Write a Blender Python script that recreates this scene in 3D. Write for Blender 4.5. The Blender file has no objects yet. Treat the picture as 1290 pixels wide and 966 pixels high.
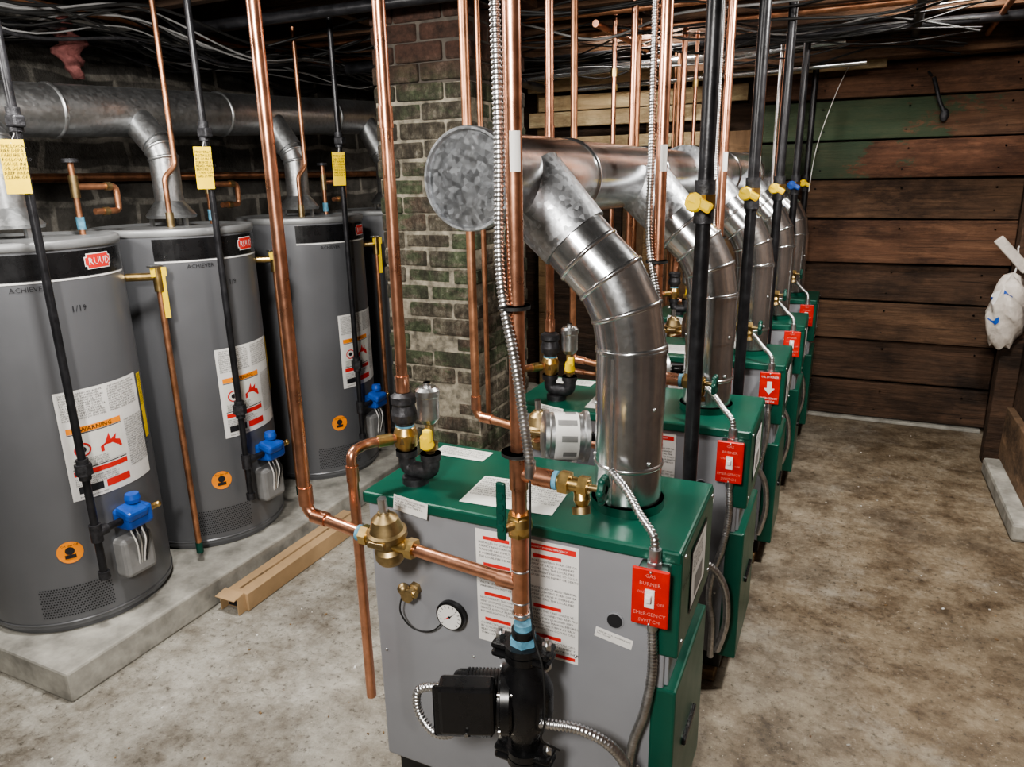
import bpy, bmesh, math, random
from mathutils import Vector, Matrix
random.seed(7)
V=Vector
# ------------------------------------------------------------ materials
def newmat(name):
    m=bpy.data.materials.new(name);m.use_nodes=True
    nt=m.node_tree;b=nt.nodes['Principled BSDF']
    return m,nt,b
def N(nt,t,**k):
    n=nt.nodes.new(t)
    for a,v in k.items(): setattr(n,a,v)
    return n
def c4(c,k=1.0): return (min(1,c[0]*k),min(1,c[1]*k),min(1,c[2]*k),1)
def mixc(nt,fac,a,b):
    n=nt.nodes.new('ShaderNodeMix');n.data_type='RGBA'
    for s,v in ((n.inputs[0],fac),(n.inputs[6],a),(n.inputs[7],b)):
        if isinstance(v,bpy.types.NodeSocket): nt.links.new(v,s)
        else: s.default_value=v
    return n.outputs[2]
def coords(nt,scale=(1,1,1)):
    t=N(nt,'ShaderNodeTexCoord');mp=N(nt,'ShaderNodeMapping');mp.inputs['Scale'].default_value=scale
    nt.links.new(t.outputs['Object'],mp.inputs[0]);return mp.outputs[0]
def noise(nt,co,scale,detail=4,rough=.6):
    n=N(nt,'ShaderNodeTexNoise');n.inputs['Scale'].default_value=scale;n.inputs['Detail'].default_value=detail;n.inputs['Roughness'].default_value=rough
    nt.links.new(co,n.inputs['Vector']);return n.outputs['Fac']
def ramp(nt,fac,stops):
    r=N(nt,'ShaderNodeValToRGB');e=r.color_ramp.elements
    while len(e)<len(stops): e.new(.5)
    for i,(p,c) in enumerate(stops):
        e[i].position=p;e[i].color=c if len(c)==4 else (*c,1)
    nt.links.new(fac,r.inputs[0]);return r.outputs[0]
def bump(nt,b,h,st=.3,dist=.01):
    n=N(nt,'ShaderNodeBump');n.inputs['Strength'].default_value=st;n.inputs['Distance'].default_value=dist
    nt.links.new(h,n.inputs['Height']);nt.links.new(n.outputs[0],b.inputs['Normal'])
def simple(name,col,rough=.5,metal=0,var=.15,scale=12,bst=0,sc=(1,1,1),rv=.1):
    m,nt,b=newmat(name)
    co=coords(nt,sc);f=noise(nt,co,scale)
    f2=ramp(nt,f,[(.3,(0,0,0)),(.7,(1,1,1))])
    nt.links.new(mixc(nt,f2,c4(col,1-var),c4(col,1+var)),b.inputs['Base Color'])
    mr=N(nt,'ShaderNodeMapRange');mr.inputs[3].default_value=max(.02,rough-rv);mr.inputs[4].default_value=min(1,rough+rv)
    nt.links.new(f,mr.inputs[0]);nt.links.new(mr.outputs[0],b.inputs['Roughness'])
    b.inputs['Metallic'].default_value=metal
    if bst: bump(nt,b,f,bst)
    return m
COP=simple('copper',(.74,.38,.25),.3,.97,.2,25)
COPD=simple('copper_aged',(.48,.24,.14),.42,.9,.4,18)
BRASS=simple('brass',(.64,.46,.2),.32,1,.2,40)
BRASSD=simple('brass_dull',(.4,.3,.16),.45,1,.3,40)
IRON=simple('black_iron',(.024,.024,.027),.35,.4,.4,30,.1)
IRON2=simple('cast_iron',(.05,.05,.055),.5,.6,.4,60,.3)
GREYP=simple('jacket_grey',(.265,.272,.295),.42,.15,.07,4)
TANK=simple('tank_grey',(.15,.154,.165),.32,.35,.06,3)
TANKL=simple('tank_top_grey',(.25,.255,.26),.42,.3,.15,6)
GREEN=simple('boiler_green',(.007,.08,.052),.33,.1,.12,8)
DGREEN=simple('valve_green',(.004,.06,.042),.4,.1,.2,30)
BLACK=simple('black_enamel',(.009,.009,.010),.28,0,.2,30)
BLACKR=simple('black_rubber',(.012,.012,.012),.6,0,.2,30)
WHITE=simple('label_white',(.74,.73,.71),.55,0,.04,20)
INK_SHADE=simple('ink_and_shade_black',(.015,.015,.018),.6,0,.05,20)  # print ink, also the painted shade in holes and openings
RED=simple('red_enamel',(.58,.018,.012),.36,.1,.12,30)
REDT=simple('embossed_red_text',(.75,.25,.2),.4,.1,.05,30)
REDL=simple('label_red',(.65,.03,.025),.55,0,.05,20)
ORANGE=simple('sticker_orange',(.95,.3,.02),.5,0,.05,20)
YEL=simple('yellow_plastic',(.88,.62,.02),.45,0,.08,20)
BLUE=simple('valve_blue',(.02,.09,.42),.38,0,.15,30)
TAPEB=simple('teflon_blue',(.12,.3,.42),.6,0,.4,60)
STEEL=simple('zinc_steel',(.6,.61,.62),.33,1,.15,50)
CONDUIT=simple('conduit_zinc',(.64,.64,.65),.34,1,.2,60)
GREYPL=simple('grey_plastic',(.22,.22,.22),.5,0,.1,30)
SLABM=simple('slab_concrete',(.31,.3,.27),.85,0,.45,9,.5)
CARD=simple('cardboard',(.4,.27,.15),.8,0,.14,9)
PAPER=simple('paper',(.7,.7,.66),.7,0,.06,20)
PLAST=simple('painted_block',(.5,.49,.46),.85,0,.12,5,.2)
PINK=simple('pink_insulation',(.22,.085,.08),.95,0,.4,30,.8)
CLOTH=simple('white_plastic_bag',(.6,.55,.5),.45,0,.18,25,.6)
def galv(name,col,k=1.0,rough=.3,sp=90,bs=.06):
    m,nt,b=newmat(name);co=coords(nt)
    v=N(nt,'ShaderNodeTexVoronoi');v.inputs['Scale'].default_value=sp;nt.links.new(co,v.inputs['Vector'])
    bw=N(nt,'ShaderNodeSeparateColor');nt.links.new(v.outputs['Color'],bw.inputs[0])
    n=noise(nt,co,7,6,.7);n2=noise(nt,coords(nt,(1,1,.35)),2.6,3)
    a=mixc(nt,bw.outputs[0],c4(col,1-.22*k),c4(col,1+.16*k))
    a=mixc(nt,ramp(nt,n,[(.45,(0,0,0)),(.72,(.5,.5,.5))]),a,c4((.36,.36,.35)))
    nt.links.new(a,b.inputs['Base Color'])
    mr=N(nt,'ShaderNodeMapRange');mr.inputs[3].default_value=rough-.04*k;mr.inputs[4].default_value=rough+.1*k
    nt.links.new(bw.outputs[1],mr.inputs[0]);nt.links.new(mr.outputs[0],b.inputs['Roughness'])
    b.inputs['Metallic'].default_value=.96
    bump(nt,b,n2,bs,.02)
    return m
GALV=galv('galvanized',(.7,.72,.74),.3,.19,120,.12)
GALVD=galv('galvanized_dull',(.52,.54,.57),1.5,.42,110,.1)
GALVO=galv('galvanized_old',(.46,.47,.48),.7,.38,90,.2)
def wood(name,dark,light,sc=(1.5,22,22),rough=.75,green=None,gx=.2,weather=True):
    m,nt,b=newmat(name);co=coords(nt,sc);f=noise(nt,co,1.6,10,.72)
    c=ramp(nt,f,[(.3,dark),(.5,[(a+d)/2 for a,d in zip(dark,light)]),(.72,light)])
    co2=coords(nt,(1,1,2));f2=noise(nt,co2,2.2,8,.72)
    c=mixc(nt,ramp(nt,f2,[(.44,(0,0,0)),(.64,(.85,.85,.85))]),c,c4([x*.35 for x in dark]))
    f4=noise(nt,coords(nt,(.6,1,3)),4.5,8,.75)
    c=mixc(nt,ramp(nt,f4,[(.53,(0,0,0)),(.7,(.5,.5,.5))]),c,c4([min(1,x*1.6) for x in light]))
    if weather:
        f5=noise(nt,coords(nt,(1.2,30,45)),2.0,4,.6)
        c=mixc(nt,ramp(nt,f5,[(.3,(.8,.8,.8)),(.4,(0,0,0))]),c,c4([x*.25 for x in dark]))
    if green:
        f3=noise(nt,coords(nt,(1,1,2)),3.6,9,.78)
        sp=N(nt,'ShaderNodeSeparateXYZ');nt.links.new(coords(nt),sp.inputs[0])
        ma=N(nt,'ShaderNodeMath',operation='MULTIPLY_ADD');nt.links.new(sp.outputs[0],ma.inputs[0]);ma.inputs[1].default_value=-.5;ma.inputs[2].default_value=.5*gx
        ad=N(nt,'ShaderNodeMath',operation='ADD');nt.links.new(ma.outputs[0],ad.inputs[0]);nt.links.new(f3,ad.inputs[1])
        c=mixc(nt,ramp(nt,ad.outputs[0],[(.5,(0,0,0)),(.54,(.8,.8,.8))]),c,c4(green))
    nt.links.new(c,b.inputs['Base Color']);b.inputs['Roughness'].default_value=rough
    bump(nt,b,f,.9,.016);return m
W1=wood('plank_brown',(.06,.033,.02),(.2,.115,.067))
W2=wood('plank_red_brown',(.08,.037,.022),(.24,.125,.072))
W3=wood('plank_dark',(.042,.024,.015),(.14,.078,.047))
W4=wood('plank_tan',(.13,.078,.045),(.31,.195,.115))
WG=wood('plank_green_painted',(.075,.037,.023),(.22,.12,.07),green=(.045,.09,.05),gx=.48)
WG2=wood('plank_half_painted',(.085,.037,.022),(.25,.12,.07),green=(.045,.085,.05),gx=.12)
WP=wood('lumber_pale',(.46,.33,.18),(.7,.55,.34),(1.2,14,14),weather=False)
WPLY=wood('plywood_brown',(.15,.09,.05),(.3,.185,.1),(8,8,1.5),weather=False)
WJ=wood('joist_dark',(.028,.018,.012),(.1,.058,.036))
WJ2=wood('joist_brown',(.07,.037,.021),(.21,.115,.064))
WB=wood('block_wood',(.2,.12,.06),(.4,.27,.14),weather=False)
def floor_mat():
    m,nt,b=newmat('floor_concrete');co=coords(nt)
    big=noise(nt,co,.9,5,.62);mid=noise(nt,co,5,14,.8);fine=noise(nt,co,44,6,.78);blot=noise(nt,co,1.8,9,.72);blot2=noise(nt,co,3.1,10,.75)
    sep=N(nt,'ShaderNodeSeparateXYZ');nt.links.new(co,sep.inputs[0])
    ad=N(nt,'ShaderNodeMath',operation='MULTIPLY_ADD');nt.links.new(sep.outputs[0],ad.inputs[0]);ad.inputs[1].default_value=-.42
    nt.links.new(big,ad.inputs[2])
    mask=ramp(nt,ad.outputs[0],[(.4,(0,0,0)),(1.0,(1,1,1))])
    brown=ramp(nt,mid,[(.34,(.05,.034,.02)),(.43,(.125,.09,.057)),(.52,(.21,.165,.112)),(.63,(.3,.25,.18)),(.76,(.46,.4,.31))])
    grey=ramp(nt,mid,[(.34,(.1,.088,.07)),(.43,(.225,.205,.172)),(.55,(.36,.345,.305)),(.74,(.54,.52,.48))])
    c=mixc(nt,mask,brown,grey)
    c=mixc(nt,ramp(nt,blot,[(.5,(0,0,0)),(.64,(.62,.62,.62))]),c,(.07,.05,.033,1))
    c=mixc(nt,ramp(nt,blot2,[(.54,(0,0,0)),(.66,(.4,.4,.4))]),c,(.42,.4,.35,1))
    c=mixc(nt,ramp(nt,fine,[(.34,(.8,.8,.8)),(.46,(0,0,0))]),c,(.045,.035,.026,1))
    c=mixc(nt,ramp(nt,fine,[(.58,(0,0,0)),(.7,(.5,.5,.5))]),c,(.52,.48,.41,1))
    vo=N(nt,'ShaderNodeTexVoronoi');vo.inputs['Scale'].default_value=46;nt.links.new(co,vo.inputs['Vector'])
    sp=ramp(nt,vo.outputs['Distance'],[(.07,(.8,.8,.8)),(.1,(0,0,0))])
    gate=ramp(nt,noise(nt,co,2.3,3),[(.47,(0,0,0)),(.6,(1,1,1))])
    mu=N(nt,'ShaderNodeMath',operation='MULTIPLY');nt.links.new(sp,mu.inputs[0]);nt.links.new(gate,mu.inputs[1])
    c=mixc(nt,mu.outputs[0],c,(.6,.55,.46,1))
    nt.links.new(c,b.inputs['Base Color'])
    r=ramp(nt,mid,[(.35,(.4,.4,.4)),(.65,(.8,.8,.8))]);nt.links.new(r,b.inputs['Roughness'])
    bump(nt,b,fine,.5,.008);return m
FLOOR=floor_mat()
def stone_mat():
    m,nt,b=newmat('old_stone_wall');t=N(nt,'ShaderNodeTexCoord');sp=N(nt,'ShaderNodeSeparateXYZ');nt.links.new(t.outputs['Object'],sp.inputs[0])
    cb=N(nt,'ShaderNodeCombineXYZ');s=N(nt,'ShaderNodeMath',operation='ADD');nt.links.new(sp.outputs[0],s.inputs[0]);nt.links.new(sp.outputs[1],s.inputs[1])
    nt.links.new(s.outputs[0],cb.inputs[0]);nt.links.new(sp.outputs[2],cb.inputs[1])
    n1=noise(nt,t.outputs['Object'],6,8,.7)
    br=N(nt,'ShaderNodeTexBrick');br.inputs['Scale'].default_value=1;br.inputs['Brick Width'].default_value=.38;br.inputs['Row Height'].default_value=.13;br.inputs['Mortar Size'].default_value=.016;br.inputs['Mortar Smooth'].default_value=.5
    vm=N(nt,'ShaderNodeVectorMath',operation='MULTIPLY_ADD');nn=N(nt,'ShaderNodeTexNoise');nn.inputs['Scale'].default_value=3;nt.links.new(t.outputs['Object'],nn.inputs['Vector'])
    nt.links.new(nn.outputs['Color'],vm.inputs[0]);vm.inputs[1].default_value=(.12,.09,0);nt.links.new(cb.outputs[0],vm.inputs[2])
    nt.links.new(vm.outputs[0],br.inputs['Vector'])
    br.inputs['Color1'].default_value=(.06,.057,.051,1);br.inputs['Color2'].default_value=(.12,.112,.1,1);br.inputs['Mortar'].default_value=(.26,.245,.215,1)
    c=mixc(nt,ramp(nt,n1,[(.38,(.9,.9,.9)),(.6,(0,0,0))]),br.outputs['Color'],(.03,.028,.025,1))
    nt.links.new(c,b.inputs['Base Color']);b.inputs['Roughness'].default_value=.9
    bump(nt,b,n1,.8,.03);return m
STONE=stone_mat()
def brick_mat():
    m,nt,b=newmat('painted_brick');t=N(nt,'ShaderNodeTexCoord');co=t.outputs['Object']
    n1=noise(nt,co,4,6,.7);n2=noise(nt,co,24,9,.8);n3=noise(nt,coords(nt,(1,1,2.6)),2.3,8,.74);n4=noise(nt,coords(nt,(2.5,2.5,.9)),3.0,9,.78)
    sp=N(nt,'ShaderNodeSeparateXYZ');nt.links.new(co,sp.inputs[0])
    base=ramp(nt,n2,[(.34,(.035,.028,.02)),(.45,(.12,.102,.073)),(.55,(.23,.205,.155)),(.7,(.45,.42,.35))])
    red=ramp(nt,n2,[(.34,(.045,.022,.015)),(.5,(.14,.075,.05)),(.7,(.32,.235,.18))])
    grn=ramp(nt,n2,[(.34,(.025,.034,.018)),(.46,(.06,.09,.043)),(.58,(.125,.16,.085)),(.76,(.33,.34,.25))])
    c=mixc(nt,ramp(nt,n1,[(.53,(0,0,0)),(.62,(.6,.6,.6))]),base,red)
    c=mixc(nt,ramp(nt,n3,[(.49,(0,0,0)),(.54,(.85,.85,.85))]),c,grn)
    c=mixc(nt,ramp(nt,n4,[(.45,(0,0,0)),(.6,(.88,.88,.88))]),c,(.04,.032,.024,1))
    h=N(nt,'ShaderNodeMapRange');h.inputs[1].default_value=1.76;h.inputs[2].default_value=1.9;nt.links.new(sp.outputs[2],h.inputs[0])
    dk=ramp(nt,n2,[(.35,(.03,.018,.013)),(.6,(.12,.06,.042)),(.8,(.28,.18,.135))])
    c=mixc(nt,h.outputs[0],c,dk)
    nt.links.new(c,b.inputs['Base Color']);b.inputs['Roughness'].default_value=.85
    bump(nt,b,n2,1,.03);return m
BRICK=brick_mat()
MORTAR=simple('mortar',(.2,.18,.14),.95,0,.7,24,.6)
MORTD=simple('mortar_dark',(.07,.06,.05),.95,0,.4,20,.6)
# ------------------------------------------------------------ builder
class B:
    def __init__(s,name): s.name=name;s.v=[];s.f=[];s.m=[];s.sm=[];s.ml=[]
    def mi(s,m):
        if m not in s.ml: s.ml.append(m)
        return s.ml.index(m)
    def add(s,vs,fs,m,smooth=False):
        o=len(s.v);s.v+= [tuple(x) for x in vs];k=s.mi(m)
        for f in fs: s.f.append([i+o for i in f]);s.m.append(k);s.sm.append(smooth)
    def box(s,a,b,m,ch=.0,M=None):
        bm=bmesh.new();bmesh.ops.create_cube(bm,size=1)
        c=(V(a)+V(b))/2;d=V(b)-V(a)
        for v in bm.verts: v.co=V((v.co.x*d.x,v.co.y*d.y,v.co.z*d.z))
        if ch: bmesh.ops.bevel(bm,geom=bm.edges[:],offset=ch,segments=2,affect='EDGES',profile=.5)
        bm.verts.index_update();bmesh.ops.recalc_face_normals(bm,faces=bm.faces[:])
        vs=[(M@v.co if M else v.co)+c for v in bm.verts];fs=[[v.index for v in f.verts] for f in bm.faces]
        s.add(vs,fs,m,False);bm.free()
    def rings(s,rings,m,smooth=True,caps=True,closed=False):
        n=len(rings[0]);vs=[p for r in rings for p in r];fs=[]
        for i in range(len(rings)-1):
            for j in range(n):
                k=(j+1)%n;fs.append([i*n+j,i*n+k,(i+1)*n+k,(i+1)*n+j])
        s.add(vs,fs,m,smooth)
        if caps:
            s.add(rings[0],[list(range(n))[::-1]],m);s.add(rings[-1],[list(range(n))],m)
    def tube(s,pts,r,m,n=14,rf=None,caps=True):
        pts=[V(p) for p in pts];T=[]
        for i in range(len(pts)):
            a=pts[max(0,i-1)];b=pts[min(len(pts)-1,i+1)];T.append((b-a).normalized())
        u=T[0].orthogonal().normalized();R=[]
        for i,p in enumerate(pts):
            u=(u-T[i]*u.dot(T[i])).normalized();w=T[i].cross(u);rr=rf(i) if rf else r
            R.append([p+(u*math.cos(a)+w*math.sin(a))*rr for a in [2*math.pi*k/n for k in range(n)]])
        s.rings(R,m,True,caps)
    def cyl(s,a,b,r,m,r2=None,n=24,caps=True,smooth=True):
        a=V(a);b=V(b);t=(b-a).normalized();u=t.orthogonal().normalized();w=t.cross(u);r2=r if r2 is None else r2
        R=[[p+(u*math.cos(x)+w*math.sin(x))*q for x in [2*math.pi*k/n for k in range(n)]] for p,q in ((a,r),(b,r2))]
        s.rings(R,m,smooth,caps)
    def lathe(s,prof,o,ax,m,n=28,smooth=False):
        o=V(o);t=V(ax).normalized();u=t.orthogonal().normalized();w=t.cross(u)
        def ring(r,h): return [o+t*h+(u*math.cos(x)+w*math.sin(x))*max(r,1e-4) for x in [2*math.pi*k/n for k in range(n)]]
        if smooth: s.rings([ring(r,h) for r,h in prof],m,True,True)
        else:
            for (r,h),(r2,h2) in zip(prof[:-1],prof[1:]): s.rings([ring(r,h),ring(r2,h2)],m,True,False)
            s.rings([ring(*prof[0]),ring(*prof[0])],m,False,True);s.rings([ring(*prof[-1]),ring(*prof[-1])],m,False,True)
    def ball(s,c,r,m,n=14,sc=(1,1,1)):
        R=[]
        for i in range(n+1):
            a=math.pi*i/n
            R.append([V((c[0]+sc[0]*max(r*math.sin(a),1e-5)*math.cos(x),c[1]+sc[1]*max(r*math.sin(a),1e-5)*math.sin(x),c[2]-sc[2]*r*math.cos(a))) for x in [2*math.pi*k/n for k in range(n)]])
        s.rings(R,m,True,False)
    def hexn(s,a,b,r,m): s.cyl(a,b,r,m,n=6,smooth=False)
    def duct(s,pts,r,m,n=36,bead=.004,r2=None):
        pts=[V(p) for p in pts];L=len(pts);rr=[r+((r2 if r2 else r)-r)*i/(L-1) for i in range(L)]
        d=[(pts[i+1]-pts[i]).normalized() for i in range(L-1)]
        u=d[0].orthogonal().normalized()
        base=[(math.cos(2*math.pi*k/n),math.sin(2*math.pi*k/n)) for k in range(n)]
        rings=[]
        for i in range(L):
            dd=d[0] if i==0 else d[i-1]
            nrm=(d[max(0,i-1)]+d[min(i,L-2)]).normalized()
            u=(u-dd*u.dot(dd)).normalized();w=dd.cross(u);ring=[]
            for cx,sy in base:
                q=(u*cx+w*sy)*rr[i];t=-q.dot(nrm)/dd.dot(nrm);ring.append(pts[i]+q+dd*t)
            rings.append((ring,nrm))
        for i in range(L-1): s.rings([rings[i][0],rings[i+1][0]],m,True,False)
        s.rings([rings[0][0],rings[0][0]],m,False,True);s.rings([rings[-1][0],rings[-1][0]],m,False,True)
        if bead:
            for i in range(1,L-1):
                ring,nr=rings[i];c=pts[i]
                P=[]
                for off,k in ((-1.6,1.0),(-.8,1.0+bead/r),(.8,1.0+bead/r),(1.6,1.0)):
                    P.append([c+(p-c)*k+nr*off*bead for p in ring])
                s.rings(P,m,True,False)
    def grid(s,fn,x0,x1,y0,y1,m,nx=1,ny=1):
        vs=[fn(x0+(x1-x0)*i/nx,y0+(y1-y0)*j/ny) for j in range(ny+1) for i in range(nx+1)]
        fs=[[j*(nx+1)+i,j*(nx+1)+i+1,(j+1)*(nx+1)+i+1,(j+1)*(nx+1)+i] for j in range(ny) for i in range(nx)]
        s.add(vs,fs,m)
    def disc(s,fn,cx,cy,r,m,n=24):
        s.add([fn(cx+r*math.cos(2*math.pi*k/n),cy+r*math.sin(2*math.pi*k/n)) for k in range(n)],[list(range(n))],m)
    def text(s,t,size,fn,x,y,m,align='LEFT',ls=1.0):
        cu=bpy.data.curves.new('t','FONT');cu.body=t;cu.size=size;cu.align_x=align;cu.resolution_u=1;cu.space_line=ls
        ob=bpy.data.objects.new('t',cu);bpy.context.collection.objects.link(ob)
        me=bpy.data.meshes.new_from_object(ob)
        s.add([fn(x+v.co.x,y+v.co.y) for v in me.vertices],[list(p.vertices) for p in me.polygons],m)
        bpy.data.objects.remove(ob);bpy.data.curves.remove(cu);bpy.data.meshes.remove(me)
    def bx(s,pts,r=.0085,m=None):
        # interlocked spiral conduit: ridges every 7 mm
        m=m or CONDUIT;P=resamp(pts,.0024)
        s.tube(P,r,m,12,rf=lambda i:r*(1.08,1.0,.74)[i%3])
    def done(s,origin=True):
        me=bpy.data.meshes.new(s.name);vs=s.v
        o=V((0,0,0))
        if origin:
            xs=[v[0] for v in vs];ys=[v[1] for v in vs];zs=[v[2] for v in vs]
            o=V(((min(xs)+max(xs))/2,(min(ys)+max(ys))/2,min(zs)))
        me.from_pydata([(v[0]-o.x,v[1]-o.y,v[2]-o.z) for v in vs],[],s.f)
        for m in s.ml: me.materials.append(m)
        me.polygons.foreach_set('material_index',s.m);me.polygons.foreach_set('use_smooth',s.sm);me.update()
        ob=bpy.data.objects.new(s.name,me);ob.location=o;bpy.context.collection.objects.link(ob);return ob
def fil(pts,rad,n=7):
    pts=[V(p) for p in pts];out=[pts[0]]
    for i in range(1,len(pts)-1):
        a,b,c=pts[i-1],pts[i],pts[i+1]
        r=min(rad,(a-b).length*.49,(c-b).length*.49);p=b+(a-b).normalized()*r;q=b+(c-b).normalized()*r
        for k in range(n+1):
            t=k/n;out.append(p*(1-t)**2+b*2*t*(1-t)+q*t*t)
    out.append(pts[-1]);return out
def resamp(pts,st):
    pts=[V(p) for p in pts];out=[pts[0]];rem=0
    for a,b in zip(pts[:-1],pts[1:]):
        L=(b-a).length;d=st-rem
        while d<=L: out.append(a.lerp(b,d/L));d+=st
        rem=(L-(d-st))
    return out
def smooth(pts,n=10):
    pts=[V(p) for p in pts];P=[pts[0]]+pts+[pts[-1]];out=[]
    for i in range(1,len(P)-2):
        for k in range(n):
            t=k/n;a,b,c,d=P[i-1],P[i],P[i+1],P[i+2]
            out.append(.5*((2*b)+(c-a)*t+(2*a-5*b+4*c-d)*t*t+(3*b-a-3*c+d)*t**3))
    out.append(pts[-1]);return out
def plane(o,ux,uy):
    o=V(o);ux=V(ux);uy=V(uy);return lambda x,y:o+ux*x+uy*y
WORDS="WARNING DO NOT OPERATE THIS UNIT UNLESS VENT SYSTEM IS CONNECTED AND PROPERLY INSTALLED BY QUALIFIED SERVICE AGENCY READ MANUAL BEFORE LIGHTING TURN OFF GAS SUPPLY AT VALVE IF OVERHEATING OCCURS CALL THE LOCAL FIRE DEPARTMENT FAILURE TO FOLLOW COULD CAUSE INJURY OR DEATH KEEP AREA CLEAR OF COMBUSTIBLE MATERIAL CHECK WATER LEVEL AND PRESSURE RELIEF".split()
def para(w,lines):
    out=[];k=random.randrange(40)
    for _ in range(lines):
        l=''
        while len(l)<w: l+=WORDS[k%len(WORDS)]+' ';k+=1
        out.append(l[:w])
    return "\n".join(out)
CZ=2.16
PT_=2.088  # top end of risers, just under the joists
# ------------------------------------------------------------ room shell
b=B('floor');b.grid(lambda x,y:V((x,y,0)),-3.1,1.0,-1.6,4.8,FLOOR);b.done(False)
b=B('wall_left');b.box((-3.15,-1.6,0),(-2.95,4.8,2.5),STONE);b.done(False)
b=B('wall_back');b.box((-3.15,-1.8,0),(1.0,-1.6,2.5),PLAST);b.done(False)
b=B('wall_right');yy=-1.6
while yy<4.6:
    w=random.uniform(.17,.24);b.box((.82+random.uniform(0,.012),yy,0),(.9,min(yy+w-.004,4.66),2.5),random.choice([W3,W3,W1]),.002);yy+=w
b.box((.9,-1.6,0),(1.0,4.7,2.5),WJ);b.box((.74,4.1,0),(.83,4.19,2.05),W3,.004);b.done(False)
b=B('wall_far')
b.box((-3.1,4.74,0),(1.0,4.8,2.5),WJ)
zs=[.02,.24,.49,.72,.94,1.19,1.41,1.62,1.84,2.02,2.3];ms=[W3,W3,W1,W3,W2,W1,WG2,WG,W2,W4]
for i in range(10):
    z0,z1=zs[i],zs[i+1];off=(0,.03,.008,.034,.0,.024,.004,.03,.012,.0)[i]
    tl=Matrix.Rotation(random.uniform(-.006,.006),3,'Y')@Matrix.Rotation(-.06,3,'X')
    b.box((-.52,4.63+off,z0+.004),(.816,4.68+off,z1-.006),ms[i],.006,tl)
    for xk in (-.2,.25,.7):
        for zk in (z0+.05,z1-.05): b.lathe([(.005,0),(.005,.004)],(xk+random.uniform(-.02,.02),4.63+off,zk),(0,-1,0),IRON2,8)
b.box((-.5,4.6,0),(.8,4.66,.018),SLABM,.004)
b.box((-1.35,4.655,0),(-.53,4.69,1.7),WPLY,.002);b.box((-2.9,4.66,0),(-1.36,4.69,1.7),WJ,.002)
b.done(False)
b=B('lumber_boards')
for z0,z1,x0,x1,y in ((1.97,2.08,-1.95,-1.0,4.5),(1.76,1.85,-1.95,-.75,4.52),(1.86,1.95,-1.9,-.6,4.56),(1.98,2.08,-.95,.1,4.54),(1.62,1.7,-1.9,-.75,4.58)):
    b.box((x0,y,z0),(x1,y+.03,z1),WP,.003)
for x in (-1.93,-1.2): b.box((x,4.61,0),(x+.05,4.65,2.08),WB,.003)
b.done()
b=B('ceiling')
b.box((-3.1,-1.6,CZ+.14),(1.0,4.8,CZ+.2),WJ)
y=-1.4
while y<4.6: b.box((-3.1,y,CZ-.06+random.uniform(-.004,.01)),(1.0,y+.05,CZ+.14),WJ if y<2.8 else WJ2,.004);y+=.4
b.done(False)
b=B('support_beam');b.box((-.9,4.3,2.0),(.8,4.37,2.09),WJ2,.006);b.done()
b=B('concrete_curb');b.box((.72,3.2,0),(.815,3.98,.08),SLABM,.014);b.done()
b=B('baseboard_right');b.box((.785,2.4,.082),(.817,4.0,.34),W4,.004);b.done()
# chimney of individual bricks
b=B('brick_chimney');cx0,cx1,cy0,cy1=-1.74,-1.31,2.5,3.0
b.box((cx0+.006,cy0+.006,0),(cx1-.006,cy1-.006,1.8),MORTAR);b.box((cx0+.01,cy0+.01,1.8),(cx1-.01,cy1-.01,2.085),MORTD)
rh=.0695;k=0;z=.0
def J(a=.007): return random.uniform(-a,a)
while z<2.03:
    sh=(k%2)*.107
    x=cx0-sh+.0
    while x<cx1-.01:
        a=max(x,cx0);e=min(x+.206,cx1)
        if e-a>.03:
            M=Matrix.Rotation(J(.018),3,'Y')
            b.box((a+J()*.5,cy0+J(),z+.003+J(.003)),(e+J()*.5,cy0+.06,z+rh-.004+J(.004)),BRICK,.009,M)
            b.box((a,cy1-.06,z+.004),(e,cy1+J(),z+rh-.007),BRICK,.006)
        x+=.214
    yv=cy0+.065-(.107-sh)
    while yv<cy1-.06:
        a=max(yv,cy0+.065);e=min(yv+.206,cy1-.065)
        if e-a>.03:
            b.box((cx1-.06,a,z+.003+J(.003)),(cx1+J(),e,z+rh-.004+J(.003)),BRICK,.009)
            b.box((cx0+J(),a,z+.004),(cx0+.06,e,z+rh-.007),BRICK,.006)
        yv+=.214
    z+=rh;k+=1
b.done(False)
b=B('concrete_plinth');b.box((-2.94,1.04,0),(-1.92,4.3,.1),SLABM,.008);b.done()
b=B('cardboard_box');M=Matrix.Rotation(math.radians(1),3,'Z')
b.box((-1.885,1.6,0.002),(-1.79,2.28,.068),CARD,.002,M)
b.box((-1.885,1.57,0.002),(-1.881,1.6,.068),CARD);b.box((-1.80,1.565,0.002),(-1.796,1.6,.068),CARD)
b.box((-1.885,1.55,.066),(-1.797,1.6,.069),CARD,0,Matrix.Rotation(math.radians(8),3,'X'))
b.box((-1.876,1.598,.008),(-1.806,1.602,.062),INK_SHADE)  # dark panel paints the shade inside the open end
b.box((-1.842,1.62,.0685),(-1.832,2.26,.069),WB);b.done()
b=B('wood_offcut');b.box((-1.77,2.32,.0),(-1.72,2.42,.02),WB,.002);b.done()
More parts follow.
